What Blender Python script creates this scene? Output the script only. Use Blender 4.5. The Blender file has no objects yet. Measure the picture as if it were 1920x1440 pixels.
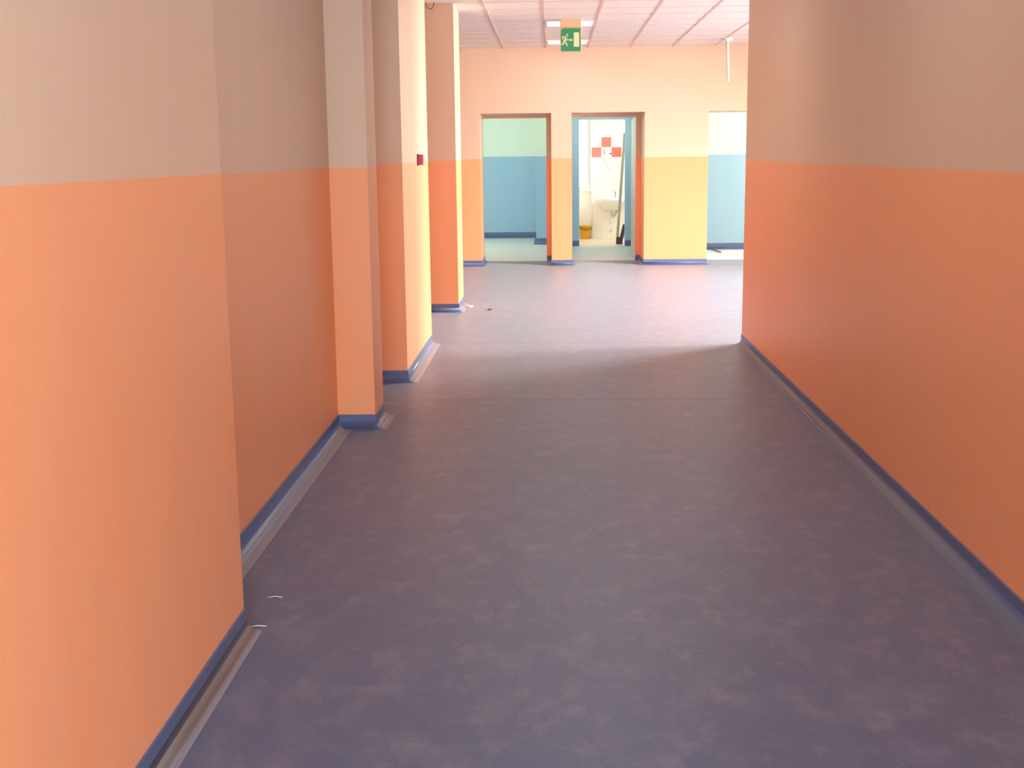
import bpy, bmesh, math, random
from mathutils import Vector, Matrix
random.seed(7)
S = bpy.context.scene
COL = S.collection

# ------------------------------------------------------------------ camera, world, light, exposure
cam_d = bpy.data.cameras.new('camera'); cam = bpy.data.objects.new('camera', cam_d); COL.objects.link(cam)
cam_d.sensor_width = 36; cam_d.lens = 2321.47 / 1920 * 36; cam_d.clip_start = .05
cam.matrix_world = (Matrix.Translation((0, 0, 1.6)) @ Matrix.Rotation(.0342, 4, 'Z')
                    @ Matrix.Rotation(math.pi/2 - .1826, 4, 'X') @ Matrix.Rotation(-.0111, 4, 'Z'))
S.camera = cam
W = bpy.data.worlds.new('sky'); S.world = W; W.use_nodes = True
wb = W.node_tree.nodes['Background']; wb.inputs[0].default_value = (.80, .90, 1, 1); wb.inputs[1].default_value = 2.5
S.view_settings.view_transform = 'Standard'; S.view_settings.look = 'None'
S.view_settings.exposure = 0; S.view_settings.gamma = 1; S.view_settings.use_curve_mapping = False
S.cycles.max_bounces = 14; S.cycles.diffuse_bounces = 8; S.cycles.glossy_bounces = 4
S.cycles.sample_clamp_indirect = 8; S.cycles.use_denoising = True

def area(name, loc, target, sx, sy, power, color=(1, 1, 1), spread=180):
    d = bpy.data.lights.new(name, 'AREA'); d.shape = 'RECTANGLE'; d.size = sx; d.size_y = sy
    d.energy = power; d.color = color; d.spread = math.radians(spread)
    o = bpy.data.objects.new(name, d); COL.objects.link(o); o.location = loc
    o.rotation_euler = (Vector(target) - Vector(loc)).to_track_quat('-Z', 'Y').to_euler()
    return o
DAY = (1, .90, .82); SKY = (.78, .90, 1)
area('hall_sky_daylight', (7.8, 14.6, 2.75), (2.5, 14.2, .3), 7.0, 2.4, 6700, DAY)
area('corridor_end_window_daylight', (.3, -5.0, 1.5), (.1, 5, 1.1), 2.0, 1.6, 390, SKY)
area('corridor_fill_light', (.3, 5.0, 3.08), (.3, 5.0, 0), .6, .6, 13, (.92, .96, 1))  # two added fill lights, out of view, brighten the corridor
area('corridor_fill_light', (.3, 8.6, 3.08), (.3, 8.6, 0), .6, .6, 13, (.92, .96, 1))
area('side_room_daylight', (2.0, -1.4, 2.35), (-1.0, 2.4, 2.3), 1.3, 1.1, 290, (.66, .85, 1))
area('bathroom_side_fill', (2.75, 23.0, 2.5), (.8, 23.9, 1.6), 1.2, 1.2, 62, (1, .98, .94))  # added fill through an unseen opening on the right, brightens the tiles
area('classroom_window_daylight', (-3.8, 21.5, 1.7), (0, 21.5, 1.3), 2.0, 1.6, 90, (.98, 1, .94))
area('playroom_window_daylight', (5.9, 20.1, 1.7), (2, 20.6, 1.2), 1.4, 1.6, 140, (.95, .99, 1))
area('anteroom_fill_light', (.8, 20.6, 2.86), (.8, 20.6, 0), .6, .6, 25, (.95, .98, 1))  # added fill above the view, lifts the anteroom walls

# ------------------------------------------------------------------ helpers
def lin(r, g, b):
    f = lambda c: (c/255)/12.92 if c/255 <= .04045 else ((c/255+.055)/1.055)**2.4
    return (f(r), f(g), f(b), 1)

def mat(name, rgb, rough=.5, spec=.5, metal=0, emit=None, estr=0):
    m = bpy.data.materials.new(name); m.use_nodes = True
    b = m.node_tree.nodes['Principled BSDF']
    b.inputs['Base Color'].default_value = lin(*rgb); b.inputs['Roughness'].default_value = rough
    b.inputs['Specular IOR Level'].default_value = spec; b.inputs['Metallic'].default_value = metal
    if emit: b.inputs['Emission Color'].default_value = lin(*emit); b.inputs['Emission Strength'].default_value = estr
    return m

def N(m, t, **kw):
    n = m.node_tree.nodes.new(t)
    for k, v in kw.items(): setattr(n, k, v)
    return n
def L(m, a, b): m.node_tree.links.new(a, b)
def math_node(m, op, a, b=None, c=None):
    n = N(m, 'ShaderNodeMath', operation=op)
    for i, v in enumerate((a, b, c)):
        if v is None: continue
        if isinstance(v, (int, float)): n.inputs[i].default_value = v
        else: L(m, v, n.inputs[i])
    return n.outputs[0]
def mix(m, fac, a, b):
    n = N(m, 'ShaderNodeMix', data_type='RGBA')
    for i, v in ((0, fac), (6, a), (7, b)):
        if isinstance(v, (int, float)): n.inputs[i].default_value = v
        elif isinstance(v, tuple): n.inputs[i].default_value = v
        else: L(m, v, n.inputs[i])
    return n.outputs[2]
def noise(m, vec, scale, detail=3, rough=.5):
    n = N(m, 'ShaderNodeTexNoise'); n.inputs['Scale'].default_value = scale
    n.inputs['Detail'].default_value = detail; n.inputs['Roughness'].default_value = rough
    L(m, vec, n.inputs['Vector']); return n.outputs[0]
def mapped(m, vec, sc):
    n = N(m, 'ShaderNodeMapping'); n.inputs['Scale'].default_value = sc; L(m, vec, n.inputs['Vector']); return n.outputs[0]
def ramp(m, fac, p0, c0, p1, c1):
    r = N(m, 'ShaderNodeValToRGB'); e = r.color_ramp.elements
    e[0].position = p0; e[0].color = c0; e[1].position = p1; e[1].color = c1
    L(m, fac, r.inputs[0]); return r.outputs[0]

def paint(name, low, up, h, slope=0, rough=.42):
    """two-tone wall paint: the colour changes at the dado height h (+ slope along the corridor)"""
    m = mat(name, low, rough, .35); b = m.node_tree.nodes['Principled BSDF']
    g = N(m, 'ShaderNodeNewGeometry'); s = N(m, 'ShaderNodeSeparateXYZ'); L(m, g.outputs['Position'], s.inputs[0])
    edge = math_node(m, 'MULTIPLY_ADD', s.outputs[1], slope, h)
    fac = math_node(m, 'GREATER_THAN', s.outputs[2], edge)
    c = mix(m, fac, lin(*low), lin(*up))
    v = noise(m, mapped(m, g.outputs['Position'], (1.6, 1.6, .35)), 2.2, 3)
    c = mix(m, ramp(m, v, .35, (0, 0, 0, 1), .75, (.10, .10, .10, 1)), c, lin(205, 190, 180))
    L(m, c, b.inputs['Base Color'])
    bp = N(m, 'ShaderNodeBump'); bp.inputs['Strength'].default_value = .12; bp.inputs['Distance'].default_value = .004
    L(m, noise(m, g.outputs['Position'], 160, 2), bp.inputs['Height'])
    bp2 = N(m, 'ShaderNodeBump'); bp2.inputs['Strength'].default_value = .25; bp2.inputs['Distance'].default_value = .02
    L(m, noise(m, mapped(m, g.outputs['Position'], (2.5, 2.5, .8)), 1.5, 2), bp2.inputs['Height'])
    L(m, bp.outputs[0], bp2.inputs['Normal']); L(m, bp2.outputs[0], b.inputs['Normal'])
    return m

ORANGE, PEACH = (248, 170, 118), (219, 192, 166)
BLUE, MINT = (150, 190, 212), (214, 232, 216)
M = {}
M['paint'] = paint('orange_and_peach_wall_paint', ORANGE, PEACH, 1.552)
M['paint_recess'] = paint('orange_and_peach_recess_paint', ORANGE, PEACH, 1.539)
M['paint_right'] = paint('orange_and_peach_right_wall_paint', ORANGE, PEACH, 1.508, .0030)
M['paint_blue'] = paint('blue_and_mint_wall_paint', BLUE, MINT, 1.578)
M['plaster'] = mat('white_plaster', (238, 236, 230), .7)
M['white'] = mat('white_lacquer', (232, 234, 226), .35)
M['leaf'] = mat('pale_grey_door_paint', (214, 214, 196), .4)
M['ceramic'] = mat('white_glazed_ceramic', (244, 243, 238), .12)
M['chrome'] = mat('chrome', (200, 200, 200), .18, .5, 1)
M['wood'] = mat('grey_weathered_wood', (192, 182, 158), .7)
M['dark'] = mat('dark_grey_wood', (78, 74, 76), .7)
M['yellow'] = mat('yellow_plastic', (232, 180, 30), .4)
M['red'] = mat('dark_red_plastic', (178, 40, 66), .4)
M['red_dark'] = mat('dark_red_plastic_frame', (110, 34, 20), .5)
M['wire'] = mat('dark_cable', (120, 80, 66), .6)
M['beige'] = mat('cream_plastic_housing', (222, 200, 160), .5)
M['grout_dark'] = mat('door_gap', (110, 112, 100), .8)
M['lamp'] = mat('lit_diffuser', (255, 255, 255), .6, .3, 0, (245, 248, 255), 7)
M['glow'] = mat('pale_green_print', (225, 235, 190), .4)
M['green'] = mat('green_sign_plate', (20, 150, 92), .35)
M['scrap'] = mat('white_plastic_scrap', (236, 228, 214), .5)
M['stick'] = mat('brown_stick', (120, 96, 92), .7)
M['skirt'] = mat('blue_linoleum_skirting', (86, 104, 144), .38, .5)
M['cove_dark'] = mat('blue_grey_linoleum_cove', (92, 98, 122), .48, .5)
M['cove'] = mat('pale_linoleum_cove', (140, 142, 154), .33, .5)  # paler grey cove and floor strip

for k_ in ('cove', 'cove_dark'):
    b_ = M[k_].node_tree.nodes['Principled BSDF']; b_.inputs['Sheen Weight'].default_value = .16; b_.inputs['Sheen Roughness'].default_value = .45
M['blue_frame'] = mat('pale_blue_door_surround_paint', (168, 196, 214), .5)
def tile_mat():
    m = mat('white_wall_tiles', (246, 238, 220), .15); b = m.node_tree.nodes['Principled BSDF']
    g = N(m, 'ShaderNodeNewGeometry'); s = N(m, 'ShaderNodeSeparateXYZ'); L(m, g.outputs['Position'], s.inputs[0])
    def line(o, off):
        a = math_node(m, 'ADD', o, off); a = math_node(m, 'DIVIDE', a, .19)
        a = math_node(m, 'FRACT', a); return math_node(m, 'LESS_THAN', a, .022)
    f = math_node(m, 'MAXIMUM', line(s.outputs[0], 4-.935+.0), line(s.outputs[2], 4-1.735))
    L(m, mix(m, f, lin(246, 238, 220), lin(238, 229, 210)), b.inputs['Base Color']); return m
M['tile'] = tile_mat()
M['red_tile'] = mat('coral_red_wall_tile', (240, 104, 66), .2)

def floor_mat(name, ca, cb, cc, seams=(), rough=.42):
    m = mat(name, ca, rough, .5); b = m.node_tree.nodes['Principled BSDF']
    g = N(m, 'ShaderNodeNewGeometry'); P = g.outputs['Position']
    n1 = noise(m, mapped(m, P, (1, 1, 1)), 55, 5, .65)
    n2 = noise(m, mapped(m, P, (1.6, .8, 1)), 4.5, 4, .6)
    n3 = noise(m, P, 420, 2, .6)
    c = mix(m, ramp(m, n1, .38, (0, 0, 0, 1), .66, (1, 1, 1, 1)), lin(*ca), lin(*cb))
    c = mix(m, ramp(m, n2, .48, (0, 0, 0, 1), .72, (.5, .5, .5, 1)), c, lin(*cc))
    c = mix(m, ramp(m, n3, .55, (0, 0, 0, 1), .72, (.12, .12, .12, 1)), c, lin(172, 160, 160))
    n4 = noise(m, mapped(m, P, (1, .8, 1)), 8, 5, .65)
    c = mix(m, ramp(m, n4, .53, (0, 0, 0, 1), .66, (.14, .14, .14, 1)), c, lin(172, 164, 162))
    s = N(m, 'ShaderNodeSeparateXYZ'); L(m, P, s.inputs[0])
    for y, w, k in seams:
        d = math_node(m, 'ABSOLUTE', math_node(m, 'SUBTRACT', s.outputs[1], y))
        c = mix(m, math_node(m, 'MULTIPLY', math_node(m, 'LESS_THAN', d, w), k), c, lin(52, 44, 46))
    L(m, c, b.inputs['Base Color'])
    b.inputs['Sheen Weight'].default_value = .16; b.inputs['Sheen Roughness'].default_value = .45   # sheen added to brighten the floor at grazing angles
    r = math_node(m, 'MULTIPLY_ADD', n2, .22, rough-.11); L(m, r, b.inputs['Roughness'])
    bp = N(m, 'ShaderNodeBump'); bp.inputs['Strength'].default_value = .2; bp.inputs['Distance'].default_value = .002
    L(m, noise(m, mapped(m, P, (1, 1, 1)), 14, 3), bp.inputs['Height'])
    bp3 = N(m, 'ShaderNodeBump'); bp3.inputs['Strength'].default_value = .25; bp3.inputs['Distance'].default_value = .02
    L(m, noise(m, P, 2.3, 2), bp3.inputs['Height']); L(m, bp.outputs[0], bp3.inputs['Normal'])
    L(m, bp3.outputs[0], b.inputs['Normal'])
    return m
M['floor'] = floor_mat('grey_mauve_linoleum', (62, 82, 119), (78, 92, 125), (116, 120, 140),
                       ((10.60, .013, .95), (8.08, .02, .6), (6.17, .010, .18), (13.4, .006, .25)))
M['floor_room'] = floor_mat('pale_green_grey_linoleum', (196, 200, 190), (212, 214, 200), (218, 218, 200))
M['floor_tile'] = floor_mat('cream_floor_tile', (222, 200, 176), (230, 208, 182), (236, 214, 186))

def ceil_mat():
    m = mat('ceiling_panel', (236, 222, 212), .8, .2); b = m.node_tree.nodes['Principled BSDF']
    g = N(m, 'ShaderNodeNewGeometry')
    v = noise(m, mapped(m, g.outputs['Position'], (3, 30, 1)), 5, 4, .7)
    L(m, mix(m, ramp(m, v, .4, (0, 0, 0, 1), .7, (1, 1, 1, 1)), lin(252, 252, 247), lin(243, 240, 233)), b.inputs['Base Color'])
    return m
M['ceiling'] = ceil_mat()
M['tbar'] = mat('ceiling_grid_bar', (232, 208, 190), .6)
M['corridor_ceiling'] = mat('corridor_ceiling_paint', (206, 196, 188), .8)

def link(name, bm, mats, parent=None, smooth=False):
    me = bpy.data.meshes.new(name); bm.normal_update(); bm.to_mesh(me); bm.free()
    for x in (mats if isinstance(mats, (list, tuple)) else [mats]): me.materials.append(x)
    if smooth:
        for p in me.polygons: p.use_smooth = True
    o = bpy.data.objects.new(name, me); COL.objects.link(o)
    if parent is not None: o.parent = parent
    return o
def struct(name, bm, mats, **k):
    o = link(name, bm, mats, **k); o['kind'] = 'structure'; return o
def thing(name, label, cat, loc=(0, 0, 0), group=None):
    o = bpy.data.objects.new(name, None); COL.objects.link(o); o.location = loc; o.empty_display_size = .1
    o['label'] = label; o['category'] = cat
    if group: o['group'] = group
    return o
def tag(o, label, cat, group=None):
    o['label'] = label; o['category'] = cat
    if group: o['group'] = group
    return o
def box(bm, x0, x1, y0, y1, z0, z1, mi=0, bev=0):
    r = bmesh.ops.create_cube(bm, size=1)
    vs = r['verts']
    for v in vs:
        v.co = Vector((x0+(v.co.x+.5)*(x1-x0), y0+(v.co.y+.5)*(y1-y0), z0+(v.co.z+.5)*(z1-z0)))
    fs = {f for v in vs for f in v.link_faces}
    for f in fs: f.material_index = mi
    if bev:
        es = {e for v in vs for e in v.link_edges}
        q = bmesh.ops.bevel(bm, geom=list(es), offset=bev, segments=2, affect='EDGES', profile=.5)
        for f in q['faces']: f.material_index = mi
    return bm
def boxes(*bs, **k):
    bm = bmesh.new()
    for b in bs: box(bm, *b, **k)
    return bm
def tube(bm, pts, r, seg=8, mi=0, r2=None):
    pts = [Vector(p) for p in pts]; rings = []
    n = len(pts)
    for i, p in enumerate(pts):
        d = (pts[min(i+1, n-1)] - pts[max(i-1, 0)]).normalized()
        a = d.orthogonal().normalized() if i == 0 else (rings_a - d*rings_a.dot(d)).normalized()
        rings_a = a; b = d.cross(a)
        rr = r if r2 is None else r + (r2-r)*i/(n-1)
        rings.append([bm.verts.new(p + (a*math.cos(t*2*math.pi/seg) + b*math.sin(t*2*math.pi/seg))*rr) for t in range(seg)])
    for i in range(n-1):
        for t in range(seg):
            f = bm.faces.new((rings[i][t], rings[i][(t+1) % seg], rings[i+1][(t+1) % seg], rings[i+1][t])); f.material_index = mi; f.smooth = True
    bm.faces.new(rings[0][::-1]).material_index = mi; bm.faces.new(rings[-1]).material_index = mi
    return bm
def lathe(bm, prof, c, seg=28, sx=1, sy=1, mi=0):
    rings = []
    for r, z in prof:
        rings.append([bm.verts.new((c[0]+sx*r*math.cos(t*2*math.pi/seg), c[1]+sy*r*math.sin(t*2*math.pi/seg), c[2]+z)) for t in range(seg)])
    for a, b in zip(rings, rings[1:]):
        for t in range(seg):
            f = bm.faces.new((a[t], a[(t+1) % seg], b[(t+1) % seg], b[t])); f.smooth = True; f.material_index = mi
    bm.faces.new(rings[0][::-1]); bm.faces.new(rings[-1])
    return bm
def plate(bm, pts, y, th, mi=0):
    """polygon in the X-Z plane facing -Y, with thickness th"""
    a = [bm.verts.new((x, y, z)) for x, z in pts]; b = [bm.verts.new((x, y+th, z)) for x, z in pts]
    n = len(pts)
    fs = [bm.faces.new(a), bm.faces.new(b[::-1])] + [bm.faces.new((a[i], b[i], b[(i+1) % n], a[(i+1) % n])) for i in range(n)]
    for f in fs: f.material_index = mi
    bmesh.ops.recalc_face_normals(bm, faces=fs)
    return bm

# ------------------------------------------------------------------ the shell
H = 3.10
aL, cA, aB, cC, cC2, aC = -1.067, 4.01, -1.2925, 7.234, 7.60, -1.070
cD, cD2, aD, cE, cE2, aE = 8.776, 10.60, -1.053, 12.81, 13.54, -.985
aR, cT, yG, yN, yB = 1.602, 10.50, 18.23, 19.05, 19.15
struct('floor', boxes((-5.2, 6.2, -5.0, yN, -.2, 0)), M['floor'])
struct('floor_rooms', boxes((-4.2, 5.9, yN, 22.1, -.2, 0), (-4.2, .2, 22.1, 24.7, -.2, 0)), M['floor_room'])
struct('floor_bathroom', boxes((.2, 2.4, 22.1, 24.4, -.2, 0)), M['floor_tile'])
struct('ceiling', boxes((-5.2, 6.2, cD2, yG+.02, H, H+.15)), M['ceiling'])
struct('ceiling_corridor', boxes((-2.0, aR+.2, -5.0, cD2, H, H+.15)), M['corridor_ceiling'])
struct('ceiling_rooms', boxes((-4.2, 5.9, yB, 24.7, 2.9, 3.05)), M['plaster'])

struct('wall_left', boxes((-2.0, aL, -5, cA, 0, H)), M['paint'])
struct('wall_left_recess', boxes((-2.0, aB, cA, cC+.1, 0, H)), M['paint_recess'])
struct('pillar_left', boxes((-2.0, aC, cC, cC2, 0, H)), M['paint_recess'])
struct('wall_left_niche', boxes((-2.0, -1.62, cC2, cD, 0, H)), M['paint_recess'])
struct('wall_left_corner', boxes((-5.2, aD, cD, cD2, 0, H)), M['paint'])
struct('pillar_hall', boxes((-1.55, aE, cE, cE2, 0, H)), M['paint'])
struct('wall_right', boxes((aR, 6.2, -.7, cT, 0, H), (aR, 1.8, -5, -2.1, 0, H), (aR, 1.8, -2.1, -.7, 2.9, H)), M['paint_right'])
struct('wall_side_room', boxes((3.6, 3.75, -3, -.7, 0, H), (1.8, 3.6, -3.15, -3, 0, H)), M['paint_right'])
# the hall's right wall with two window openings
hx0, hx1 = 5.9, 6.1
w1, w2 = (10.9, 12.3), (13.1, 15.6)
ys = [cT, *w1, *w2, yG]
bm = bmesh.new()
for q in range(0, 6, 2): box(bm, hx0, hx1, ys[q], ys[q+1], 0, H)
for w in (w1, w2): box(bm, hx0, hx1, *w, 0, .8); box(bm, hx0, hx1, *w, 2.7, H)
struct('wall_hall_right', bm, M['paint'])
struct('wall_hall_left', boxes((-5.2, -5.0, cD2, yG, 0, H)), M['paint'])
for k, x, w in ((1, 5.98, w1), (2, 5.98, w2)):
    bm = bmesh.new()
    for a, b in ((w[0], w[0]+.06), (w[1]-.06, w[1]), ((w[0]+w[1])/2-.04, (w[0]+w[1])/2+.04)): box(bm, x, x+.06, a, b, .8, 2.7)
    for a, b in ((.8, .86), (2.64, 2.7)): box(bm, x, x+.06, w[0], w[1], a, b)
    struct('window_%d' % k, bm, M['white'])
# end of the corridor behind the photographer, a glazed end
struct('wall_back', boxes((aL, -.75, -5.2, -5.05, 0, H), (1.35, aR, -5.2, -5.05, 0, H), (-.75, 1.35, -5.2, -5.05, 0, .75), (-.75, 1.35, -5.2, -5.05, 2.65, H)), M['paint'])

# far wall: thick, three openings, each opening narrower at its back
hd = 2.195
d1, d2, d3 = (-1.05, -.018), (.276, 1.326), (2.243, 3.75)
struct('wall_far', boxes((-5.2, d1[0], yG, yN, 0, H), (d1[1], d2[0], yG, yN, 0, H), (d2[1], d3[0], yG, yN, 0, H), (d3[1], 6.2, yG, yN, 0, H),
       (d1[0], d1[1], yG, yN, hd, H), (d2[0], d2[1], yG, yN, hd, H), (d3[0], d3[1], yG, yN, hd, H)), M['paint'])
b1, b2, b3 = (-1.062, -.094), (.297, 1.258), (2.20, 3.8)
struct('wall_far_inner', boxes((-5.2, b1[0], yN, yB, 0, H), (b1[1], b2[0], yN, yB, 0, H), (b2[1], b3[0], yN, yB, 0, H), (b3[1], 6.2, yN, yB, 0, H),
       (b1[0], b1[1], yN, yB, 2.150, H), (b2[0], b2[1], yN, yB, 2.150, H), (b3[0], b3[1], yN, yB, 2.25, H)), M['paint'])
# rooms behind it
struct('wall_room_left', boxes((-4.2, -.0, 24.53, 24.7, 0, 2.9), (-.305, .10, 22.67, 24.53, 0, 2.9)), M['paint_blue'])
struct('wall_room_side', boxes((.10, .2, yB, 24.7, 0, 2.9)), M['paint_blue'])
struct('wall_anteroom', boxes((.2, .466, 22.1, 22.22, 0, 2.9), (1.272, 2.4, 22.1, 22.22, 0, 2.9), (.466, 1.272, 22.1, 22.22, 2.198, 2.9)), M['blue_frame'])
struct('wall_anteroom_right', boxes((1.40, 1.52, yB, 22.1, 0, 2.9)), M['paint_blue'])
struct('wall_room_right', boxes((1.52, 5.9, 21.10, 21.25, 0, 2.9), (5.75, 5.9, yB, 19.4, 0, 2.9), (5.75, 5.9, 20.8, 21.1, 0, 2.9),
       (5.75, 5.9, 19.4, 20.8, 0, .9), (5.75, 5.9, 19.4, 20.8, 2.5, 2.9)), M['paint_blue'])
struct('wall_room_outer', boxes((-4.2, -4.05, yB, 20.5, 0, 2.9), (-4.2, -4.05, 22.5, 24.53, 0, 2.9), (-4.2, -4.05, 20.5, 22.5, 0, .9), (-4.2, -4.05, 20.5, 22.5, 2.5, 2.9)), M['paint_blue'])
# bathroom: tiled walls, three coral tiles, a window on the left
yT = 24.2
bm = boxes((.725, 2.4, yT, yT+.15, 0, 2.9), (.2, .725, yT, yT+.15, 0, .92), (.2, .725, yT, yT+.15, 2.35, 2.9))
struct('wall_bathroom_side', boxes((2.3, 2.4, 22.22, 22.5, 0, 2.9), (2.3, 2.4, 23.7, yT, 0, 2.9), (2.3, 2.4, 22.5, 23.7, 0, 1.0), (2.3, 2.4, 22.5, 23.7, 2.6, 2.9), (.2, .26, 22.22, yT, 0, 2.9)), M['tile'])  # unseen right-hand opening added to let the side fill in
for x, z in ((.938, 1.738), (.750, 1.548), (1.132, 1.548)):
    box(bm, x, x+.184, yT-.003, yT+.01, z, z+.184, mi=1)
struct('wall_bathroom', bm, [M['tile'], M['red_tile']])
bm = bmesh.new()
box(bm, .262, .725, yT+.02, yT+.07, .922, .98); box(bm, .262, .725, yT+.02, yT+.07, 2.29, 2.348)
box(bm, .665, .724, yT+.02, yT+.07, .98, 2.29); box(bm, .262, .32, yT+.02, yT+.07, .98, 2.29)
struct('window_3', bm, M['white'])
struct('trim_window_sill', boxes((.262, .735, yT-.05, yT+.02, .90, .922), bev=.006), M['ceramic'])

# ceiling grid bars over the hall
bm = bmesh.new()
for i in range(-8, 12):
    x = -.691 + .6*i
    if -5.1 < x < 6.0: box(bm, x-.012, x+.012, cD2+.02, yG-.01, H-.004, H+.01)
for j in range(0, 14):
    y = 10.40 + .6*j
    if cD2 < y < yG: box(bm, -5.0, 5.9, y-.009, y+.009, H-.003, H+.01)
struct('trim_ceiling_grid', bm, M['tbar'])

# ------------------------------------------------------------------ coved linoleum skirtings
def skirting(name, pts, hb=.082, flange=.085, cove='cove'):
    """sweep along pts with the room on the right-hand side: upright, cove, then a flat strip on the floor.
    flange may be a list with one width per stretch; 0 = no strip and a plain dark cove"""
    fl = flange if isinstance(flange, (list, tuple)) else [flange]*(len(pts)-1)
    def prof(w):
        p = [(0, hb), (.004, hb), (.006, hb-.003), (.006, .040)]
        p += [(.006 + .034*(1-math.cos(k/5*math.pi/2)), .006 + .034*(1-math.sin(k/5*math.pi/2))) for k in range(1, 6)]
        w = w or .047
        return p + [(.045, .0012), (w, .0009), (w+.001, 0)]
    pts = [Vector((x, y)) for x, y in pts]; n = len(pts); bm = bmesh.new(); rings = []
    for i, p in enumerate(pts):
        ds = []
        if i > 0: ds.append(((p-pts[i-1]).normalized(), prof(fl[i-1])))
        if i < n-1: ds.append(((pts[i+1]-p).normalized(), prof(fl[i])))
        r = []
        for k in range(len(ds[0][1])):                  # every corner is a right angle
            q = Vector((p.x, p.y))
            for d, pr in ds: q = q + Vector((d.y, -d.x))*pr[k][0]
            r.append(bm.verts.new((q.x, q.y, ds[0][1][k][1])))
        rings.append(r)
    for i in range(n-1):
        for k in range(len(rings[0])-1):
            f = bm.faces.new((rings[i][k], rings[i+1][k], rings[i+1][k+1], rings[i][k+1]))
            f.material_index = 1 if k >= 5 and fl[i] else 0
            f.smooth = 3 <= k <= 8
    for r, p in ((rings[0], pts[0]), (rings[-1], pts[-1])):
        bm.faces.new(r + [bm.verts.new((p.x, p.y, 0))]).material_index = 0
    bmesh.ops.recalc_face_normals(bm, faces=bm.faces)
    return struct(name, bm, [M['skirt'], M[cove]])
skirting('baseboard_left', [(aL, -4.9), (aL, cA)], flange=.058)
skirting('baseboard_left_recess', [(aB, cA), (aB, cC), (aC, cC), (aC, cC2)], flange=[.085, 0, .07])
skirting('baseboard_left_corner', [(-1.62, cC2), (-1.62, cD), (aD, cD), (aD, cD2)], flange=[0, 0, .075])
skirting('baseboard_pillar', [(-1.55, cE), (aE, cE), (aE, cE2)], hb=.085, flange=[0, .055])
skirting('baseboard_right', [(aR, cT), (aR, -.7)], flange=.075, cove='cove_dark')
skirting('baseboard_far', [(-5.0, yG), (d1[0], yG), (d1[0], yN)], flange=0)
skirting('baseboard_far_pier', [(b1[1], yN), (d1[1], yN), (d1[1], yG), (d2[0], yG), (d2[0], yN)], flange=0)
skirting('baseboard_far_middle', [(b2[1], yN), (d2[1], yN), (d2[1], yG), (d3[0], yG), (d3[0], yN)], flange=0)
skirting('baseboard_room_left', [(-4.0, 24.53), (-.305, 24.53), (-.305, 22.67), (.1, 22.67)], hb=.11, flange=0)
skirting('baseboard_anteroom', [(.2, 22.1), (.466, 22.1)], hb=.10, flange=0)
skirting('baseboard_anteroom_right', [(1.272, 22.1), (1.40, 22.1)], hb=.10, flange=0)
skirting('baseboard_room_right', [(1.52, 21.10), (5.7, 21.10)], hb=.105, flange=0)

# door leaf standing open inside the second opening
bm = bmesh.new()
box(bm, 0, .042, 0, .86, .012, 2.13, bev=.003)
door = struct('door_1', bm, M['leaf']); door.location = (1.262, 19.17, 0); door.rotation_euler.z = math.radians(.8)

# ------------------------------------------------------------------ exit sign
sx0, sx1, sy = .094, .330, 14.50
ex = thing('exit_sign', 'green running man emergency exit sign hanging from the ceiling', 'exit sign', ((sx0+sx1)/2, sy, H))
def local(bm, o):
    bmesh.ops.translate(bm, verts=bm.verts, vec=-Vector(o.location)); return bm
bm = boxes((sx0-.004, sx1+.002, sy-.05, sy+.05, 3.018, H), bev=.006)
link('housing', local(bm, ex), M['beige'], ex)
zb, zt = 2.752, 3.004
bm = bmesh.new()
box(bm, sx0, sx1+.004, sy-.006, sy+.014, zb-.012, 3.02, bev=.003)
link('sign_panel', local(bm, ex), M['beige'], ex)
g0, g1, q0, q1 = sx0+.008, sx1-.006, zb, zt
c = .034
pts = [(g0, q0), (g1, q0), (g1, q1), (g0+c, q1)] + [(g0+c-c*math.sin(t), q1-c+c*math.cos(t)) for t in (.4, .8, 1.2, 1.5708)]
link('green_plate', local(plate(bmesh.new(), pts, sy-.0095, .004), ex), M['green'], ex)
u = lambda x, z: (g0 + (x-445)/(1205-445)*(g1-g0), q1 - (z-500)/(1290-500)*(q1-q0))   # sign face coordinates
bm = bmesh.new(); yy = sy-.0115
plate(bm, [u(x, z) for x, z in ((938, 645), (1145, 645), (1145, 1135), (938, 1135))], yy, .003)
link('door_symbol', local(bm, ex), M['glow'], ex)
bm = bmesh.new()
cx, cz = u(690, 720)
plate(bm, [(cx+.0105*math.cos(t*math.pi/6), cz+.0105*math.sin(t*math.pi/6)) for t in range(12)], yy, .003)
for poly in (((610, 770), (680, 770), (705, 830), (600, 1000), (520, 950)),              # trunk
             ((640, 780), (500, 760), (485, 880), (520, 885), (535, 800), (625, 815)),    # rear arm
             ((670, 800), (700, 880), (770, 875), (770, 910), (680, 915), (640, 850)),    # front arm
             ((520, 940), (580, 980), (545, 1065), (450, 1060), (450, 1030), (515, 1020)),# rear leg
             ((575, 960), (630, 960), (690, 1040), (685, 1115), (650, 1110), (645, 1050), (570, 990))):
    plate(bm, [u(x, z) for x, z in poly], yy, .003)
link('running_man_symbol', local(bm, ex), M['glow'], ex)
bm = bmesh.new()
plate(bm, [u(x, z) for x, z in ((780, 875), (835, 875), (835, 850), (905, 902), (835, 955), (835, 930), (780, 930))], yy, .003)
link('arrow_symbol', local(bm, ex), M['glow'], ex)

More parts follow.
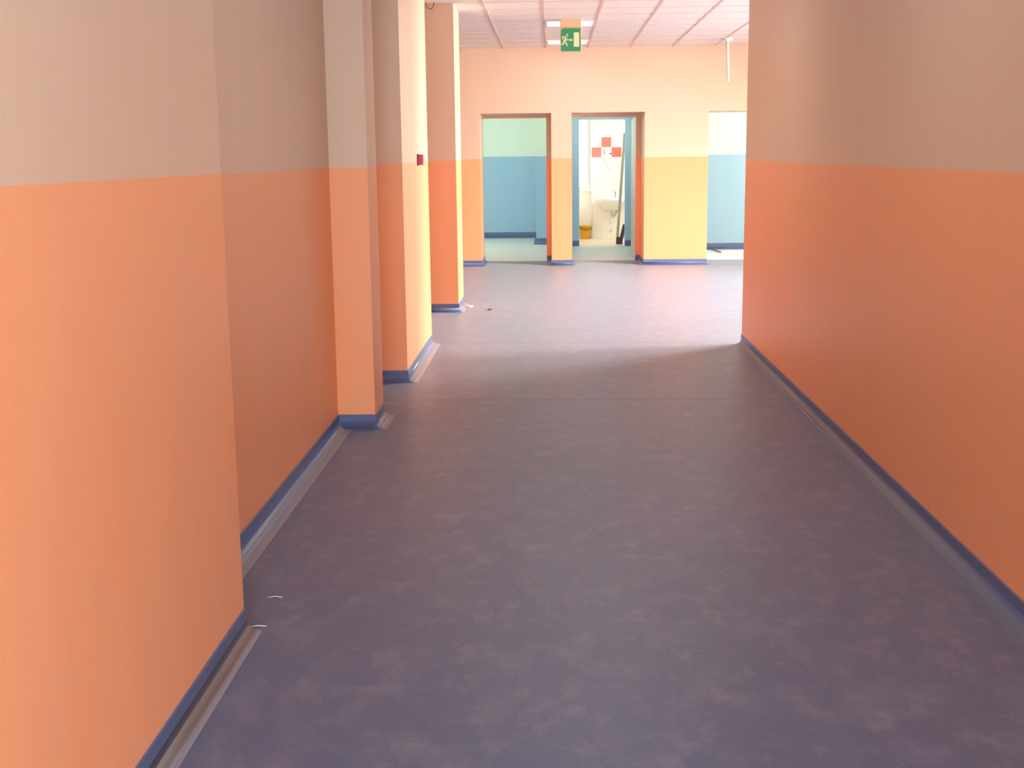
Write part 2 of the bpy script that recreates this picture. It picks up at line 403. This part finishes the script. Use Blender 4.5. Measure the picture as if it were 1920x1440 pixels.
# ------------------------------------------------------------------ ceiling lights
for (ly, lab) in ((14.60, 'lit square ceiling light just behind the exit sign, nearer of two'),
                  (16.98, 'lit square ceiling light close to the far wall, farther of two')):
    x0, x1 = -.091+.012, .509-.012
    t = thing('ceiling_light', lab, 'ceiling light', ((x0+x1)/2, ly+.3, H), 'recessed ceiling lights')
    bm = boxes((x0, x1, ly+.012, ly+.045, H-.008, H-.001), (x0, x1, ly+.555, ly+.588, H-.008, H-.001),
               (x0, x0+.03, ly+.045, ly+.555, H-.008, H-.001), (x1-.03, x1, ly+.045, ly+.555, H-.008, H-.001))
    link('frame', local(bm, t), M['white'], t)
    link('diffuser', local(boxes((x0+.03, x1-.03, ly+.045, ly+.555, H-.006, H-.0015)), t), M['lamp'], t)

# added, unseen fixtures for the corridor and anteroom fill lights at the top
for x, y, z in ((.3, 5.0, H), (.3, 8.6, H), (.8, 20.6, 2.9)):
    struct('trim_fill_lamp', boxes((x-.31, x+.31, y-.31, y+.31, z-.014, z+.01), bev=.003), M['white'])

# ------------------------------------------------------------------ small fittings
t = thing('fire_alarm_call_point', 'dark red fire alarm call point box on the sunlit corner wall', 'alarm box', (aD, 9.80, 1.574))
link('housing', boxes((0, .046, -.042, .042, -.040, .040), bev=.004), M['red'], t)
link('back_plate', boxes((-.002, .008, -.047, .047, -.045, .045)), M['red_dark'], t)

t = thing('hanging_rod', 'thin white rod hanging from a bracket under the hall ceiling', 'hanging rod', (2.33, 17.1, H))
link('rod', tube(bmesh.new(), [(.0, 0, -.03), (.012, 0, -.28), (.022, 0, -.56)], .018, 10), M['white'], t)
link('bracket', lathe(bmesh.new(), [(.09, 0), (.085, -.012), (.03, -.03), (.02, -.045)][::-1], (0, 0, 0), 20), M['white'], t)

bm = bmesh.new()
tube(bm, [(-1.245, 12.70, H), (-1.243, 12.70, 3.07), (-1.236, 12.71, 3.052), (-1.222, 12.715, 3.043), (-1.20, 12.715, 3.036),
          (-1.182, 12.715, 3.045), (-1.172, 12.71, 3.062), (-1.17, 12.70, 3.08), (-1.164, 12.70, H)], .004, 6)
tag(link('loose_cable', bm, M['wire']), 'loose dark cable loop hanging from the ceiling in front of the pillar', 'cable')

# bathroom fittings seen through the second opening
bs = thing('wash_basin', 'white wall-hung wash basin under the coral red tiles', 'wash basin', (1.13, yT-.012, .78))
bm = bmesh.new()
def ring(w, d, z, seg=32):
    r = []
    for k in range(seg):
        a = k/seg*2*math.pi; ca, sa = math.cos(a), math.sin(a)
        x = w*math.copysign(abs(ca)**.6, ca); y = -d/2 + d/2*math.copysign(abs(sa)**.6, sa)
        r.append(bm.verts.new((x, y, z)))
    return r
rs = [ring(.10, .16, -.26), ring(.20, .28, -.20), ring(.27, .40, -.12), ring(.295, .45, -.055), ring(.30, .46, -.01), ring(.295, .455, 0),
      ring(.27, .42, 0), ring(.255, .40, -.03), ring(.20, .32, -.10), ring(.08, .2, -.13)]
for a, b in zip(rs, rs[1:]):
    for k in range(32):
        f = bm.faces.new((a[k], a[(k+1) % 32], b[(k+1) % 32], b[k])); f.smooth = True
bm.faces.new(rs[0][::-1]); bm.faces.new(rs[-1])
bmesh.ops.recalc_face_normals(bm, faces=bm.faces)
link('bowl', bm, M['ceramic'], bs)
bm = tube(bmesh.new(), [(.07, -.08, 0), (.07, -.08, .09), (.07, -.10, .115), (.07, -.20, .10)], .014)
tube(bm, [(.07, -.08, .10), (.02, -.07, .15)], .007)
link('tap', bm, M['chrome'], bs)
bm = tube(bmesh.new(), [(.0, -.16, -.25), (.0, -.16, -.32), (.03, -.16, -.36), (.07, -.14, -.33), (.10, -.10, -.27), (.13, 0, -.25)], .018)
tube(bm, [(.04, -.1, -.22), (.18, -.1, -.24)], .014)
link('trap', bm, M['chrome'], bs)
link('drain_hose', tube(bmesh.new(), [(.02, -.14, -.30), (.0, -.13, -.36), (-.012, -.12, -.44), (-.015, -.11, -.49)], .022, 10), M['ceramic'], bs)
v = thing('pipe_valve', 'small chrome valve low on the tiled wall under the basin', 'valve', (1.12, yT, .145))
link('rosette', tube(bmesh.new(), [(0, 0, 0), (0, -.012, 0)], .034, 16), M['chrome'], v)
link('spindle', tube(bmesh.new(), [(0, -.012, 0), (0, -.05, 0)], .014, 10), M['chrome'], v)
k = thing('wall_cable', 'thin cable curving down the tiled wall between the red tiles', 'cable', (1.0, yT, 1.66))
link('cord', tube(bmesh.new(), [(.0, -.012, .02), (-.012, -.012, -.06), (-.008, -.012, -.16), (.02, -.012, -.24), (.07, -.012, -.31), (.125, -.012, -.36)], .005, 6), M['beige'], k)
link('cord_end', tube(bmesh.new(), [(.004, -.014, .04), (-.004, -.016, -.05)], .012, 8), M['wood'], k)
tag(link('wall_socket_stub', tube(bmesh.new(), [(1.108, yT, 1.612), (1.108, yT-.05, 1.612)], .015, 10), M['dark']),
    'small dark pipe stub on the wall beside the right red tile', 'pipe stub')
tag(link('drain_pipe', tube(bmesh.new(), [(.752, yT-.02, .0), (.752, yT-.02, .90)], .02, 10), M['ceramic']),
    'white upright pipe on the tiled wall beside the window ledge', 'pipe')

bk = thing('bucket', 'yellow plastic bucket on the bathroom floor below the window', 'bucket', (.63, 24.06, 0))
bm = lathe(bmesh.new(), [(.075, .0), (.085, .01), (.112, .235), (.118, .235), (.118, .25), (.106, .25), (.085, .03), (.02, .025)], (0, 0, 0), 24)
link('body', bm, M['yellow'], bk)
bm = tube(bmesh.new(), [(-.118, 0, .235), (-.112, -.05, .205), (-.07, -.105, .18), (0, -.125, .17), (.07, -.105, .18), (.112, -.05, .205), (.118, 0, .235)], .005, 6)
link('handle', bm, M['dark'], bk)

bm = bmesh.new(); box(bm, -.024, .024, -.012, .012, 0, 1.98, bev=.003)
o = tag(link('plank', bm, M['wood']), 'long grey plank leaning against the bathroom door jamb', 'plank')
o.location = (1.162, 22.62, .002); o.rotation_euler = (math.radians(-6.5), math.radians(3.3), 0)
o.rotation_euler = (math.radians(6.5), math.radians(3.4), 0)
bm = bmesh.new(); box(bm, -.032, .032, -.012, .012, 0, .36, bev=.002)
o = tag(link('board_offcut', bm, M['dark']), 'short dark board tilted against the jamb beside the plank', 'board')
o.location = (1.205, 22.42, .01); o.rotation_euler = (math.radians(6), math.radians(13), 0)
bm = bmesh.new(); box(bm, -.055, .055, -.03, .03, 0, .13, bev=.004)
o = tag(link('wood_block', bm, M['dark']), 'dark block on the floor at the foot of the plank', 'block'); o.location = (1.20, 22.50, 0)

# ------------------------------------------------------------------ litter on the floors
o = tag(link('stick', tube(bmesh.new(), [(2.665, 21.02, .012), (2.70, 20.7, .012), (2.735, 20.35, .012)], .010, 6), M['stick']),
        'thin brown stick lying on the floor of the blue room', 'stick')
for lab, p, q in (('white weld thread on the floor level with the near wall corner', (-1.06, 4.325), (-1.005, 4.325)),
                  ('white weld thread on the floor just before the near wall corner', (-1.055, 4.035), (-1.0, 4.04))):
    bm = tube(bmesh.new(), [(p[0], p[1], .004), ((p[0]+q[0])/2, p[1]+.003, .007), (q[0], q[1], .004)], .0018, 5)
    tag(link('thread', bm, M['scrap']), lab, 'thread', 'weld threads on the floor')
def scrap(name, lab, cat, c, r, m, h=.012):
    bm = bmesh.new(); n = 9
    top = [bm.verts.new((c[0]+r*(1+.35*math.sin(3*t+c[0]*9))*math.cos(t*2*math.pi/n), c[1]+r*1.4*math.sin(t*2*math.pi/n), .004+h*abs(math.sin(t*1.3)))) for t in range(n)]
    bot = [bm.verts.new((v.co.x, v.co.y, .001)) for v in top]
    mid = bm.verts.new((c[0], c[1], .006))
    for k in range(n):
        bm.faces.new((top[k], top[(k+1) % n], mid)); bm.faces.new((bot[k], bot[(k+1) % n], top[(k+1) % n], top[k]))
    bm.faces.new(bot[::-1]); bmesh.ops.recalc_face_normals(bm, faces=bm.faces)
    tag(link(name, bm, m), lab, cat)
scrap('paper_scrap', 'white scrap of paper at the foot of the hall pillar', 'paper scrap', (-.90, 13.25), .035, M['scrap'])
scrap('leaf', 'small brown dry leaf lying alone on the hall floor', 'leaf', (-.66, 12.97), .028, M['stick'])
